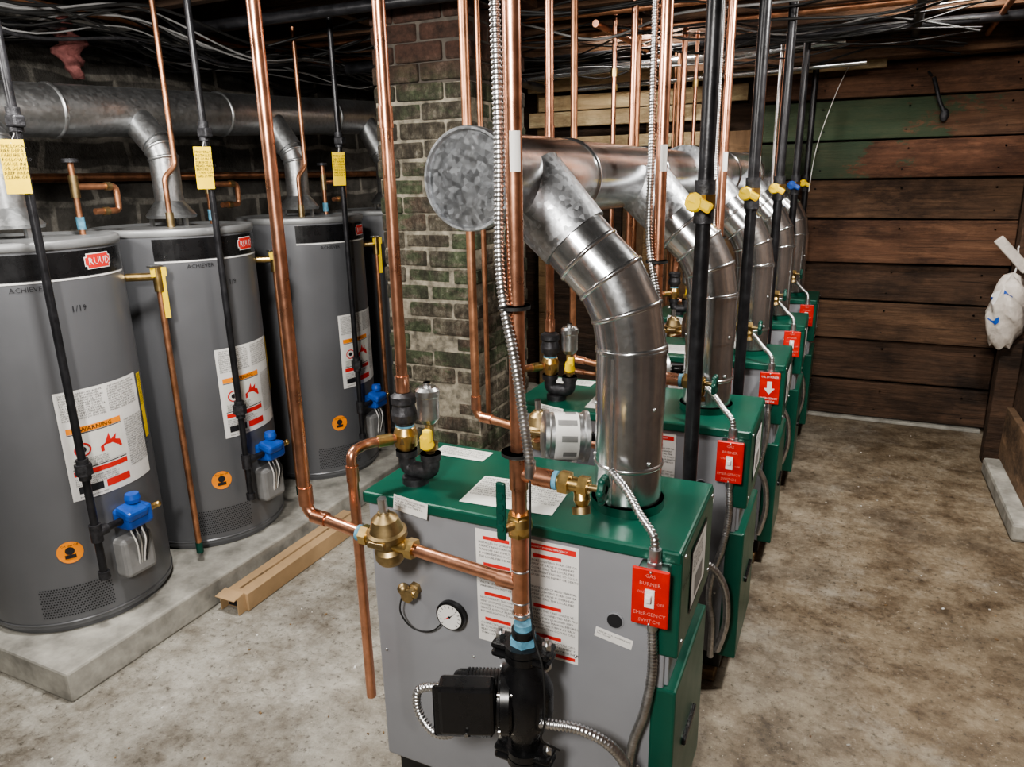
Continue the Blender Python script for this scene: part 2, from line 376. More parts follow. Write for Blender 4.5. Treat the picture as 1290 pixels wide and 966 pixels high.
# ------------------------------------------------------------ water heaters
def heater(cx,cy,gyo,full=True,ls=.03):
    b=B('water_heater');r=.276;z0=.1;zt=1.305
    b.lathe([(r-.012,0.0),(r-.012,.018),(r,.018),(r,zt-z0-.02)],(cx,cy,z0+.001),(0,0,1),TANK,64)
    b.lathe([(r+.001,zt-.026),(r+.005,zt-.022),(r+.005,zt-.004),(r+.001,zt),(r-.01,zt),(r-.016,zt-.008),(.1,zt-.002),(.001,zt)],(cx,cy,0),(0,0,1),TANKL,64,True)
    b.lathe([(r+.001,.13),(r+.003,.134),(r+.001,.138)],(cx,cy,0),(0,0,1),TANK,64)
    def cf(off=.002):
        R=r+off
        return lambda s_,z:V((cx+R*math.cos((s_+ls)/r),cy+R*math.sin((s_+ls)/r),z))
    c1,c2,c3=cf(.0012),cf(.002),cf(.003)
    def zc(fn): return lambda s_,z:fn(s_,.872-(.872-z)*.9)
    b.grid(c1,-.3,.19,1.2,1.272,BLACK,30,1);b.grid(c1,-.3,.19,1.192,1.197,WHITE,30,1)
    c25=cf(.0025);b.grid(c2,.011,.099,1.215,1.261,WHITE,8,1);b.grid(c2,.004,.106,1.224,1.252,WHITE,8,1)
    b.grid(c25,.0135,.0965,1.218,1.258,REDL,8,1);b.grid(c25,.007,.103,1.227,1.249,REDL,8,1)
    b.text("RUUD",.031,c3,.016,1.227,WHITE);b.text("ACHIEVER",.02,c2,-.2,1.17,INK_SHADE);b.text("1/19" if cy<1.5 else "1/9",.026,c2,-.06,1.1,INK_SHADE)
    d1,d2,d3=zc(c1),zc(c2),zc(c3)
    b.grid(d1,-.15,.135,.49,.87,WHITE,20,1)
    b.text(para(26,11),.0085,d2,-.14,.855,INK_SHADE);b.text(para(24,11),.0085,d2,.0,.855,INK_SHADE)
    b.grid(d2,-.135,.03,.725,.745,ORANGE,8,1);b.text("WARNING",.02,d3,-.1,.728,INK_SHADE)
    b.grid(d2,-.135,.03,.605,.72,PAPER,8,1)
    b.grid(d2,-.135,.03,.598,.601,INK_SHADE,8,1);b.grid(d2,-.135,.03,.72,.723,INK_SHADE,8,1)
    fl=[(-.05,.64),(.02,.64),(.015,.665),(.0,.67),(.005,.69),(-.015,.675),(-.02,.7),(-.035,.668),(-.05,.66)]
    b.add([d3(x,z) for x,z in fl],[list(range(len(fl)))],REDL)
    n=20;b.add([d3(-.1+q*math.cos(2*math.pi*i/n),.665+q*math.sin(2*math.pi*i/n)) for q in (.024,.019) for i in range(n)],[[i,(i+1)%n,n+(i+1)%n,n+i] for i in range(n)],REDL)
    b.disc(d3,-.1,.665,.01,INK_SHADE,12)
    b.text(para(30,5),.006,d3,-.13,.628,INK_SHADE)
    b.grid(d2,-.135,.03,.575,.593,REDL,8,1);b.text(para(30,4),.0075,d2,-.135,.562,INK_SHADE)
    b.grid(d2,-.13,-.06,.512,.538,INK_SHADE,4,1);b.grid(d2,-.05,.03,.512,.538,REDL,4,1)
    b.text(para(22,21),.0085,d2,.042,.72,INK_SHADE)
    b.text("BLANKET NOT REQUIRED",.007,d2,-.13,.498,INK_SHADE)
    b.grid(c1,.15,.185,.64,.86,YEL,4,1);b.text(para(8,14),.0075,c2,.153,.85,INK_SHADE)
    b.disc(c1,-.185,.37,.036,ORANGE,28);b.disc(c2,-.185,.375,.013,INK_SHADE,16);b.grid(c2,-.2,-.17,.35,.362,INK_SHADE,3,1);b.text("Cut Gas Off",.0095,c2,-.208,.39,INK_SHADE)
    for i in range(26):
        for j in range(12):
            b.disc(c1,-.29+i*.0078+(j%2)*.0039,.16+j*.0085,.0026,INK_SHADE,6)  # dark dots paint the shade in the vent perforations
    gyc=cy-.085+gyo
    vx=cx+r+.042;vy=gyc+.135;vz=.44
    b.box((cx+r-.03,vy-.06,.235),(cx+r+.045,vy+.05,.37),GREYPL,.014)
    b.box((vx-.045,vy-.05,vz-.035),(vx+.03,vy+.045,vz+.03),BLUE,.012)
    b.box((vx-.02,vy-.055,vz+.005),(vx+.045,vy+.02,vz+.04),BLUE,.01,Matrix.Rotation(.3,3,'Y'))
    b.lathe([(.022,0),(.024,.012),(.02,.028),(.001,.03)],(vx,vy,vz+.045),(0,0,1),BLUE,18)
    b.cyl((vx-.08,vy,vz),(vx-.03,vy,vz),.014,STEEL);b.cyl((vx,vy+.04,vz),(vx,vy+.075,vz),.01,BRASS);b.ball((vx,vy+.085,vz),.011,BRASS,10)
    for k,(o,m) in enumerate(((-.03,WHITE),(-.012,STEEL),(.008,WHITE),(.02,BLACK))):
        b.tube(smooth([(vx+.0,vy+o,vz-.03),(vx+.02,vy+o*.9,vz-.08),(vx+.01,vy+o*.6,vz-.13),(vx-.0,vy+o*.5,vz-.17)],6),.0028,m,6)
    gx,gy=cx+r+.042,gyc
    b.cyl((gx,gy,.3),(gx,gy,PT_),.0115,IRON,n=14);b.cyl((gx,gy,.285),(gx,gy,.31),.0165,IRON2,n=14)
    b.cyl((gx,gy,vz-.028),(gx,gy,vz+.028),.0175,IRON2,n=14);b.cyl((gx,gy,vz),(gx,gy+.035,vz),.0165,IRON2,n=14)
    b.cyl((gx,gy,vz),(vx,vy-.04,vz),.0115,IRON,n=14);b.hexn((gx,gy,.63),(gx,gy,.665),.024,IRON2);b.cyl((gx,gy,.615),(gx,gy,.68),.017,IRON2)
    b.cyl((gx,gy,1.59),(gx,gy,1.65),.017,IRON2);b.box((gx-.012,gy-.02,1.6),(gx+.03,gy+.01,1.63),IRON2,.005)
    t=plane((gx+.012,gy-.03,1.5),(.5,.86,0),(0.03,0,1));t2=plane((gx+.0135,gy-.031,1.5),(.5,.86,0),(0.03,0,1))
    b.grid(t,-.028,.028,-.065,.07,YEL);b.text(para(9,8),.011,t2,-.025,.05,INK_SHADE)
    b.tube([(gx,gy,1.6),t(0,.06)],.0012,WHITE,6)
    rx,ry=cx+.235,1.575+cy-1.33+(gyo*-1)
    b.cyl((cx+.16,ry-.06,1.16),(rx,ry,1.16),.013,BRASS);b.cyl((rx,ry,1.11),(rx,ry,1.19),.016,BRASS);b.box((rx-.01,ry-.03,1.19),(rx+.01,ry+.02,1.197),STEEL,.002)
    b.cyl((rx,ry,.17),(rx,ry,1.12),.0105,COPD,n=14);b.cyl((rx,ry,.14),(rx,ry,.18),.0125,DGREEN,n=14)
    t=plane((rx+.014,ry,1.05),(.4,.9,0),(0,0,1));b.grid(t,-.004,.014,-.03,.11,YEL)
    b.grid(t,-.03,.02,.11,.14,YEL)
    def cp(pts,r_=.0095,m=COPD): b.tube(fil(pts,.018),r_,m,12)
    ya=cy+.16-gyo
    cp([(cx+.02,ya,zt-.01),(cx+.02,ya,zt+.22)]);b.cyl((cx+.02,ya,zt+.01),(cx+.02,ya,zt+.05),.013,TAPEB)
    b.cyl((cx+.02,ya,zt+.11),(cx+.02,ya,zt+.18),.014,BRASSD);b.cyl((cx+.02,ya,zt+.22),(cx+.02,ya,zt+.232),.024,IRON2);b.cyl((cx+.02,ya,zt+.18),(cx+.02,ya,zt+.23),.006,BRASSD)
    cp([(cx+.02,ya,zt+.145),(cx+.03,ya+.14,zt+.145),(cx+.03,ya+.14,zt+.065),(cx+.03,ya+.05,zt+.065)],.0105)
    for q in ((ya+.12,zt+.145),(ya+.1,zt+.065)): b.cyl((cx+.03,q[0]-.02,q[1]),(cx+.03,q[0]+.0,q[1]),.0135,BRASSD)
    if full:
        yb=cy-.04
        cp([(cx+.06,yb-.02,zt-.01),(cx+.06,yb-.02,zt+.17),(cx+.06,yb+.035,zt+.215),(cx+.06,yb+.035,PT_)],.0095);b.cyl((cx+.06,yb-.02,zt-.01),(cx+.06,yb-.02,zt+.05),.014,BRASSD)
    return b.done()
for cy,g,fu,ls in ((1.375,-.045,False,.012),(1.955,-.01,True,.03),(2.66,.0,True,.035),(3.37,0,False,.03)): heater(-2.30,cy,g,fu,ls)
def hood(cx,cy,zt):
    b=B('draft_hood_vent')
    for a in (0,2.1,4.2): b.box((cx+.07*math.cos(a)-.006,cy+.07*math.sin(a)-.006,zt),(cx+.07*math.cos(a)+.006,cy+.07*math.sin(a)+.006,zt+.05),STEEL)
    b.lathe([(.085,.03),(.088,.04),(.05,.09),(.05,.14)],(cx,cy,zt),(0,0,1),GALVO,32)
    zz=1.69+.05*(cy-1.55)
    b.duct([(cx,cy,zt+.13),(cx,cy,zt+.24),(cx-.015,cy,zt+.275),(cx-.04,cy,zt+.305),(-2.43,cy,zz-.02)],.05,GALVO,28)
    b.duct([(cx-.02,cy,zt+.29),(-2.42,cy,zz-.02)],.056,GALVO,28)
    return b.done()
for cy in (1.375,1.955,2.66,3.37): hood(-2.30,cy,1.303)
b=B('vent_duct')
b.duct([(-2.45,.2+.73*i,1.69+.05*(.2+.73*i-1.55)) for i in range(6)],.085,GALVO,40,.005);b.done()
# ------------------------------------------------------------ boilers
def boiler(i,y0,dx):
    x0,x1=-.90+dx,-.215+dx;D=.315;y1=y0+D
    b=B('boiler')
    for xx in (x0+.05,x1-.14):
        b.box((xx,y0+.0,0),(xx+.09,y1,.04),WB,.003)
    b.box((x0+.02,y0+.02,.04),(x1-.04,y1-.02,.11),BLACKR,.004)
    b.box((x0,y0,.1),(x1-.022,y1,.778),GREYP,.005)
    b.box((x0-.008,y0-.01,.774),(x1+.002,y1+.008,.8),GREEN,.005)
    b.box((x1-.05,y0-.006,.575),(x1+.004,y1+.006,.795),GREEN,.005)
    b.box((x1-.045,y0-.004,.1),(x1+.004,y1+.004,.5),GREEN,.005)
    b.box((x1-.03,y0+.01,.5),(x1-.015,y1-.01,.575),GREYP,.002)
    b.box((x1-.0,y0+.09,.3),(x1+.012,y0+.21,.315),BLACK,.003)
    for yy_,zz_ in ((.02,.6),(.3,.6),(.02,.78),(.3,.78)): b.ball((x1+.004,y0+yy_,zz_),.004,STEEL,8)
    F=plane((x1+.0055,y0,0),(0,1,0),(0,0,1));F2=plane((x1+.0062,y0,0),(0,1,0),(0,0,1))
    b.grid(F,.08,.24,.62,.76,INK_SHADE);b.grid(F2,.088,.232,.628,.752,WHITE)
    F3=plane((x1+.0068,y0,0),(0,1,0),(0,0,1));b.text(para(18,4),.01,F3,.095,.735,INK_SHADE);b.grid(F3,.12,.2,.64,.685,GREYPL)
    b.text("Ist Front",.02,F,.005,.715,INK_SHADE)
    S=plane((0,y0-.0006,0),(1,0,0),(0,0,1));S2=plane((0,y0-.0014,0),(1,0,0),(0,0,1));S3=plane((0,y0-.002,0),(1,0,0),(0,0,1))
    lx0,lx1=-.635+dx,-.41+dx
    b.grid(S,lx0,lx1,.5,.763,WHITE)
    b.grid(S2,lx0+.11,lx1-.006,.744,.756,REDL);b.text("FOR HIGHEST POSSIBLE EFFICIENCY",.0055,S3,lx0+.114,.748,WHITE)
    for col in (0,1):
        ox=lx0+.007+col*.112;zz=.75 if col==0 else .735
        while zz>.53:
            b.grid(S2,ox+.01,ox+.07,zz-.009,zz-.001,REDL) if random.random()<.8 else None
            n=random.choice([4,5,6]);n=min(n,int((zz-.512)/.0085)-1)
            if n<1:break
            b.text(para(27,n),.0068,S2,ox,zz-.018,INK_SHADE,ls=1.2);zz-=.014+n*.0083+.005
    b.grid(S2,lx0+.12,lx1-.006,.506,.514,REDL)
    b.lathe([(.018,0),(.018,.002),(.0152,.003)],(-.335+dx,y0+.0,.625),(0,-1,0),GREYP,24)
    b.disc(plane((0,y0-.0035,0),(1,0,0),(0,0,1)),-.335+dx,.625,.015,INK_SHADE,22)  # flat dark disc stands in for the shade inside the hole
    T=plane((-.337+dx,y0-.001,.585),(.985,0,-.17),(.17,0,.985));T2=plane((-.337+dx,y0-.0016,.585),(.985,0,-.17),(.17,0,.985))
    b.grid(T,-.038,.038,-.011,.011,WHITE);b.text("MADE IN U.S.A. UNDER PATENT\nNO. 3,626,480",.0048,T2,-.034,.002,INK_SHADE)
    for xx,zz in ((x0+.02,.72),(x0+.02,.4),(x1-.08,.73),(x1-.08,.36),(x0+.25,.45),(x1-.2,.52),(-.28+dx,.3),(-.72+dx,.33)): b.ball((xx,y0,zz),.004,STEEL,8)
    P=plane((-.78+dx,y0-.016,.79),(.992,0,-.12),(.12,.0,.992));P2=plane((-.78+dx,y0-.0167,.79),(.992,0,-.12),(.12,.0,.992))
    b.grid(P,-.042,.042,-.018,.018,WHITE);b.text("THIS FITTING IS REQUIRED\nFOR AIR ELIMINATION.\nAPPLY TEFLON TAPE TO\nTHREADS",.0062,P2,-.038,.009,INK_SHADE)
    Lp=plane((-.588+dx,y0+.1,.8015),(.97,.06,0),(-.06,.97,0));L2=plane((-.588+dx,y0+.1,.8022),(.97,.06,0),(-.06,.97,0))
    b.grid(Lp,-.105,.105,-.07,.075,PAPER);b.text(para(40,9),.009,L2,-.1,.06,INK_SHADE,ls=1.2)
    Lp=plane((-.81+dx,y0+.27,.8015),(1,0,0),(0,1,0));L2=plane((-.81+dx,y0+.27,.8022),(1,0,0),(0,1,0))
    b.grid(Lp,-.07,.07,-.03,.03,PAPER);b.text(para(30,5),.0075,L2,-.065,.018,INK_SHADE,ls=1.2)
    b.lathe([(.074,0),(.074,.02)],(-.36+dx,y0+.155,.799),(0,0,1),GREEN,40)
    b.done()
    if i<2:
        g=B('pressure_gauge');o=(-.69+dx,y0,.555)
        g.lathe([(.012,0),(.012,.012),(.03,.013),(.034,.016),(.034,.026),(.03,.028)],o,(0,-1,0),BLACK,32)
        G=plane((o[0],y0-.0288,o[2]),(1,0,0),(0,0,1));G2=plane((o[0],y0-.0296,o[2]),(1,0,0),(0,0,1))
        g.disc(G,0,0,.029,WHITE,32)
        for k in range(13):
            a=math.radians(225-k*22.5);g.add([G2(r_*math.cos(a+e),r_*math.sin(a+e)) for r_,e in ((.021,-.03),(.021,.03),(.027,.03),(.027,-.03))],[[0,1,2,3]],INK_SHADE)
        g.add([G2(-.002,-.001),G2(.001,-.002),G2(.016,.014)],[[0,1,2]],INK_SHADE);g.add([G2(0,-.002),G2(-.002,.001),G2(-.015,-.01)],[[0,1,2]],REDL);g.disc(G2,0,0,.003,INK_SHADE,10)
        g.done()
        g=B('drain_cock');o=V((-.79+dx,y0,.585))
        g.lathe([(.016,0),(.016,.012),(.012,.014),(.012,.028),(.017,.03),(.017,.038),(.001,.04)],o,(0,-1,0),BRASSD,6)
        g.cyl(o+V((-.014,-.03,0)),o+V((.02,-.03,.005)),.008,BRASS);g.ball(o+V((-.012,-.03,.012)),.013,BRASSD,10)
        g.tube(smooth([o+V((-.014,-.03,0)),o+V((-.025,-.028,-.05)),o+V((.0,-.02,-.09)),o+V((.05,-.015,-.085)),o+V((.1,-.02,-.02))],8),.0018,BLACKR,6)
        g.done()
    s=B('emergency_switch');sx,sz=-.258+dx,.722
    s.box((sx-.028,y0-.045,sz-.05),(sx+.028,y0-.001,sz+.05),STEEL,.004)
    s.box((sx-.034,y0-.05,sz-.058),(sx+.034,y0-.044,sz+.058),RED,.003)
    E=plane((sx,y0-.0506,sz),(1,0,0),(0,0,1))
    if i in (2,):
        for tx,yy_ in (("OIL BURNER",.038),("EMERGENCY",-.04),("SWITCH",-.052)): s.text(tx,.0105,E,0,yy_,WHITE,'CENTER')
        s.add([E(-.008,.025),E(-.008,0),E(-.018,0),E(0,-.022),E(.018,0),E(.008,0),E(.008,.025)],[[0,1,2,3,4,5,6]],WHITE)
    else:
        for tx,yy_ in (("GAS",.041),("BURNER",.025),("EMERGENCY",-.036),("SWITCH",-.05)): s.text(tx,.0105,E,0,yy_,REDT,'CENTER')
        s.text("ON",.008,E,-.024,.008,REDT);s.text("OFF",.008,E,.013,-.012,REDT)
        s.box((sx-.009,y0-.054,sz-.018),(sx+.009,y0-.049,sz+.018),WHITE,.001);s.box((sx-.005,y0-.066,sz-.002),(sx+.005,y0-.052,sz+.01),WHITE,.002)
    for q in (.052,-.054): s.ball((sx,y0-.05,sz+q),.003,STEEL,8)
    s.hexn((sx,y0-.022,sz+.05),(sx,y0-.022,sz+.06),.015,STEEL);s.cyl((sx,y0-.022,sz+.05),(sx,y0-.022,sz+.085),.0115,STEEL);s.cyl((sx,y0-.022,sz-.08),(sx,y0-.022,sz-.05),.0115,STEEL)
    s.bx(smooth([(sx,y0-.022,sz+.08),(sx-.005,y0-.02,sz+.11),(sx-.035,y0-.0,sz+.135),(sx-.07,y0+.03,sz+.165),(sx-.11,y0+.06,sz+.185)],12),.0078)
    s.bx(smooth([(sx,y0-.022,sz-.075),(sx+.004,y0-.025,sz-.17),(sx-.006,y0-.03,sz-.26),(sx-.026,y0-.03,sz-.34),(sx-.033,y0-.03,sz-.42),(sx-.02,y0-.03,sz-.5),(sx-.02,y0-.02,.1)],12),.0092)
    s.done()
    fx=-.36+dx;fy=y0+.155;ax=-.605+dx*1.0
    d=B('flue_pipe')
    d.duct([(fx,fy,.80),(fx,fy,.895),(fx,fy,1.13),(fx-.012,fy,1.2),(fx-.045,fy,1.262),(fx-.09,fy,1.305),(fx-.15,fy,1.37),(ax+.02,fy,1.44)],.067,GALV,56,.003)
    d.cyl((fx,fy,1.0),(fx,fy,1.135),.0683,GALV,n=56);d.cyl((fx,fy,1.125),(fx,fy,1.131),.071,GALV,n=56)
    d.duct([(fx-.118,fy,1.336),(ax+.025,fy,1.44)],.0725,GALVD,48,0,r2=.081)
    for a in (.5,2.6,4.7):
        for zz in (.91,1.02): d.ball((fx+.068*math.cos(a+zz),fy+.068*math.sin(a+zz),zz),.004,STEEL,8)
    d.box((fx-.02,fy-.0685,.80),(fx-.015,fy-.066,1.12),GALV)
    d.done()
    sx_=.03 if i else 0
    r=B('relief_valve_assembly');px,py=-.845+dx+sx_,y0+.08
    r.cyl((px+.02,py,.8),(px+.02,py,.815),.03,IRON2,n=20)
    r.tube(fil([(px,py,.875),(px,py,.83),(px+.062,py,.83),(px+.062,py,.875)],.02),.019,IRON2,16)
    r.lathe([(.024,0),(.024,.014)],(px,py,.862),(0,0,1),IRON2,20);r.lathe([(.023,0),(.023,.014)],(px+.062,py,.862),(0,0,1),IRON2,20)
    r.lathe([(.018,0),(.018,.01),(.025,.012),(.027,.04),(.022,.055),(.018,.06)],(px,py,.873),(0,0,1),BRASS,20)
    r.hexn((px,py,.895),(px,py,.91),.028,BRASSD)
    r.lathe([(.02,0),(.02,.012),(.027,.014),(.029,.03),(.024,.05),(.028,.055),(.028,.07),(.016,.078)],(px,py,.93),(0,0,1),IRON2,20)
    r.cyl((px,py,.925),(px,py,.934),.0205,TAPEB)
    r.cyl((px+.062,py,.87),(px+.062,py,.95),.01,BRASSD);r.hexn((px+.062,py,.885),(px+.062,py,.9),.018,BRASS)
    r.lathe([(.014,0),(.024,.012),(.024,.06),(.026,.062),(.026,.075),(.02,.082),(.008,.084),(.008,.092)],(px+.062,py,.945),(0,0,1),STEEL,22)
    r.lathe([(.0,0),(.012,0),(.016,.006),(.012,.03)],(px+.075,py-.03,.9),(0,-.3,1),YEL,14);r.box((px+.07,py-.045,.915),(px+.09,py-.03,.945),YEL,.005);r.cyl((px+.062,py,.905),(px+.075,py-.035,.91),.007,BRASS)
    r.tube(fil([(px,py,.905),(px-.055,py-.07,.905),(px-.055,y0-.045,.905),(px-.055,y0-.045,.3)],.02),.0112,COPD if i else COP,16)
    r.cyl((px-.055,y0-.045,.84),(px-.055,y0-.045,.875),.0135,COP);r.cyl((px-.02,py-.025,.905),(px-.04,py-.05,.905),.0135,BRASS)
    r.done()
    c=B('copper_return_pipe')
    c.cyl((px,py,1.009),(px,py,PT_),.0122,COP,n=20);c.cyl((px,py,1.009),(px,py,1.045),.0148,COP)
    c.cyl((px,py,1.55),(px,py,1.59),.0142,COP)
    c.done()
    mx,my=-.482+dx+sx_,y0-.115
    c=B('copper_supply_pipe')
    c.cyl((mx,my,.665),(mx,my,PT_),.0138,COP,n=24)
    for za,zb in ((.925,.985),(.765,.835),(.7,.77)): c.cyl((mx,my,za),(mx,my,zb),.0168,COP,n=24)
    for zc in (.835,.765,.7,.675,.985): c.tube([(mx+.0158*math.cos(t*.4),my+.0158*math.sin(t*.4),zc) for t in range(17)],.0022,STEEL,6)
    c.grid(lambda s_,z:V((mx+.0142*math.sin(s_/.0142),my-.0142*math.cos(s_/.0142),z)),.0,.018,1.46,1.52,WHITE,6,1)
    c.lathe([(.0175,0),(.021,.008),(.024,.02),(.021,.035),(.0175,.042)],(mx,my,.835),(0,0,1),BRASS,20);c.hexn((mx,my,.835),(mx,my,.845),.022,BRASS);c.hexn((mx,my,.868),(mx,my,.878),.022,BRASS)
    c.cyl((mx,my-.01,.86),(mx-.012,my-.035,.86),.007,BRASSD)
    c.box((mx-.026,my-.042,.84),(mx-.008,my-.036,.95),DGREEN,.004)
    for k in range(4): c.cyl((mx-.017,my-.045,.925-.02*k),(mx-.017,my-.041,.925-.02*k),.007,DGREEN,n=10)
    c.cyl((mx,my,.955),(mx+.06,my,.952),.0138,COP);c.cyl((mx+.03,my,.9535),(mx+.065,my,.952),.0165,COP)
    c.cyl((mx+.06,my,.952),(mx+.13,my,.949),.013,BRASS);c.cyl((mx+.066,my,.952),(mx+.074,my,.952),.0165,TAPEB);c.hexn((mx+.078,my,.952),(mx+.095,my,.951),.021,BRASS);c.hexn((mx+.112,my,.95),(mx+.128,my,.949),.019,BRASS)
    c.lathe([(.012,0),(.014,.02),(.01,.03)],(mx+.115,my,.945),(.2,-.3,-1),BRASS,14)
    c.lathe([(.0155,0),(.0155,.012)],(mx+.118,my-.008,.915),(.2,-.3,-1),BRASSD,14)
    c.cyl((mx+.13,my,.949),(mx+.15,my,.949),.006,BRASSD);c.lathe([(.008,0),(.022,.001),(.024,.005),(.022,.011),(.008,.012)],(mx+.148,my,.949),(1,0,0),DGREEN,12)
    for k in range(6):
        a=k*math.pi/3;c.ball((mx+.154,my+.02*math.cos(a),.949+.02*math.sin(a)),.007,DGREEN,8)
    fxx=-.97+dx;fz=.783
    c.tube(fil([(mx,my,.735),(-.708+dx,my,.755)],.01),.0122,COP,18);c.cyl((mx-.005,my,.735),(mx-.045,my,.737),.0155,COP)
    c.tube(fil([(-.832+dx,my,.765),(fxx,my,.785),(fxx,my,.84),(fxx,my,PT_)],.025),.0122,COP if i==0 else COPD,18)
    c.cyl((fxx,my,.805),(fxx,my,.845),.015,COP);c.cyl((fxx+.015,my,.782),(fxx+.05,my,.779),.015,COP)
    c.done()
    v=B('pressure_reducing_valve');o=V((-.77+dx,my,.76))
    v.cyl(o+V((-.055,0,.004)),o+V((.06,0,-.004)),.016,BRASS);v.hexn(o+V((-.062,0,.005)),o+V((-.045,0,.004)),.021,BRASS);v.hexn(o+V((.045,0,-.003)),o+V((.062,0,-.004)),.021,BRASS)
    v.cyl(o+V((-.072,0,.006)),o+V((-.06,0,.005)),.0165,TAPEB)
    v.lathe([(.024,-.045),(.03,-.035),(.03,-.018),(.024,-.01),(.024,.008),(.04,.014),(.04,.026),(.034,.03),(.026,.055),(.014,.066),(.012,.07)],o,(0,-.12,1),BRASSD,28)
    v.lathe([(.009,.068),(.009,.1)],o,(0,-.12,1),STEEL,12);v.box((o.x-.02,o.y-.045,o.z+.005),(o.x+.02,o.y-.035,o.z+.018),BRASSD,.003)
    v.done()
    # circulator
    p=B('circulator_pump');q=V((mx+.008,my-.01,0))
    def fl(z):
        p.cyl((q.x,q.y,z),(q.x,q.y,z+.014),.036,BLACK,n=28);p.box((q.x-.058,q.y-.024,z),(q.x+.058,q.y+.024,z+.0135),BLACK,.006)
        for e in (-1,1): p.hexn((q.x+e*.047,q.y,z-.01),(q.x+e*.047,q.y,z+.024),.0095,STEEL if i==0 else IRON2);p.cyl((q.x+e*.047,q.y,z-.016),(q.x+e*.047,q.y,z+.034),.0045,STEEL)
    fl(.605);fl(.588);fl(.372);fl(.355)
    p.hexn((q.x,q.y,.618),(q.x,q.y,.634),.026,TAPEB);p.cyl((q.x,q.y,.615),(q.x,q.y,.65),.022,BLACK);p.cyl((q.x,q.y,.645),(q.x,q.y,.662),.0178,TAPEB)
    p.lathe([(.026,.37),(.028,.41),(.046,.44),(.056,.47),(.056,.52),(.044,.55),(.03,.575),(.028,.6)],(q.x,q.y,0),(0,0,1),BLACK,28,True)
    md=V((-.9,-.35,0)).normalized();c0=V((q.x,q.y,.493))
    p.lathe([(.06,.02),(.066,.026),(.066,.042),(.053,.045),(.052,.125),(.047,.135),(.02,.138),(.02,.143),(.001,.144)],c0,md,BLACK,32)
    for k in range(9): p.lathe([(.055,0),(.055,.003)],c0+md*(.05+.007*k),md,BLACK,28)
    for k in range(4): a=k*math.pi/2+.78;u_=md.cross(V((0,0,1)));cc=c0+md*.018+(u_*math.cos(a)+V((0,0,1))*math.sin(a))*.058;p.cyl(cc,cc+md*.03,.005,STEEL,n=8)
    Mz=Matrix.Rotation(math.atan2(md.y,md.x)+math.pi,3,'Z')
    bc=c0+md*.085+V((0,-.05,.022));p.box(bc-V((.052,.022,.052)),bc+V((.052,.022,.052)),BLACK,.008,Mz)
    p.box(bc-V((.054,.0,.054))+V((0,-.02,0)),bc+V((.054,.004,.054))+V((0,-.02,0)),BLACK,.004,Mz)
    tc=bc+Mz@V((0,-.0228,0));PT=plane(tc,Mz@V((1,0,0)),(0,0,1));p.lathe([(.004,0),(.004,.002)],PT(0,-.042)+Mz@V((0,-.005,0)),Mz@V((0,-1,0)),STEEL,10)
    p.cyl((q.x,q.y,.22),(q.x,q.y,.36),.021,BLACK);p.cyl((q.x,q.y,.33),(q.x,q.y,.35),.024,TAPEB)
    p.tube(fil([(q.x,q.y,.3),(q.x,q.y,.17),(q.x,y0-.001,.17)],.04),.018,IRON,16)
    e0=bc+V((-.03,0,-.052))
    p.cyl(e0+V((0,0,.01)),e0+V((0,0,-.018)),.011,STEEL)
    p.bx(smooth([e0+V((0,0,-.01)),e0+V((-.015,0,-.03)),e0+V((-.05,-.0,-.035)),e0+V((-.085,.01,-.01)),e0+V((-.09,.02,.03)),e0+V((-.05,.03,.045)),e0+V((.0,.05,.04))],12),.0085)
    e1=V((q.x+.03,q.y-.01,.465))
    p.bx(smooth([e1+V((-.02,-.01,0)),e1+V((.03,-.015,.012)),e1+V((.09,-.005,.012)),e1+V((.145,.01,-.02)),e1+V((.175,.03,-.09)),e1+V((.18,.05,-.2)),e1+V((.16,.06,-.3))],14),.0098)
    p.done()
    w=B('armored_cable')
    w.bx(smooth([(mx-.026,my+.004,2.08),(mx-.027,my,1.8),(mx-.025,my,1.5),(mx-.02,my-.015,1.3),(mx+.01,my-.026,1.15),(mx+.025,my-.015,1.0),(mx+.026,my-.01,.98)],16),.0085)
    for zz in (1.245,.99): w.lathe([(.027,0),(.027,.006)],(mx-.002,my-.003,zz),(0,0,1),BLACKR,18)
    w.cyl((mx+.026,my-.01,.955),(mx+.026,my-.01,.985),.01,STEEL)
    w.tube(smooth([(mx+.026,my-.01,.96),(mx+.03,my-.022,.85),(mx+.028,my-.022,.75),(mx+.04,my-.035,.66),(mx+.064,my-.05,.6),(mx+.068,my-.055,.5),(mx+.06,my-.05,.45),(mx+.08,my-.01,.4)],12),.002,BLACKR,6)
    w.done()
    gx,gy=-.285+dx*.4,y0+.43
    g=B('gas_pipe')
    hm=BLUE if i==3 else YEL
    g.cyl((gx,gy,.2),(gx,gy,PT_),.0165,IRON,n=20)
    g.cyl((gx,gy,1.35),(gx,gy,1.44),.0215,IRON2);g.hexn((gx,gy,1.38),(gx,gy,1.41),.025,BRASS)
    g.cyl((gx,gy,1.395),(gx-.012,gy-.045,1.395),.008,BRASS);g.lathe([(.001,0),(.017,0),(.021,.006),(.017,.013),(.001,.013)],(gx-.012,gy-.042,1.395),(-.2,-1,0),hm,10)
    g.box((gx-.028,gy-.056,1.383),(gx+.028,gy-.048,1.405),hm,.006,Matrix.Rotation(.5,3,'Y'))
    g.tube(fil([(gx,gy,.35),(gx,gy-.106,.35)],.01),.0165,IRON,16);g.cyl((gx,gy,.32),(gx,gy,.38),.022,IRON2);g.cyl((gx,gy,.18),(gx,gy,.22),.021,IRON2)
    g.cyl((gx,gy,0),(gx,gy,.18),.012,IRON)
    g.done()
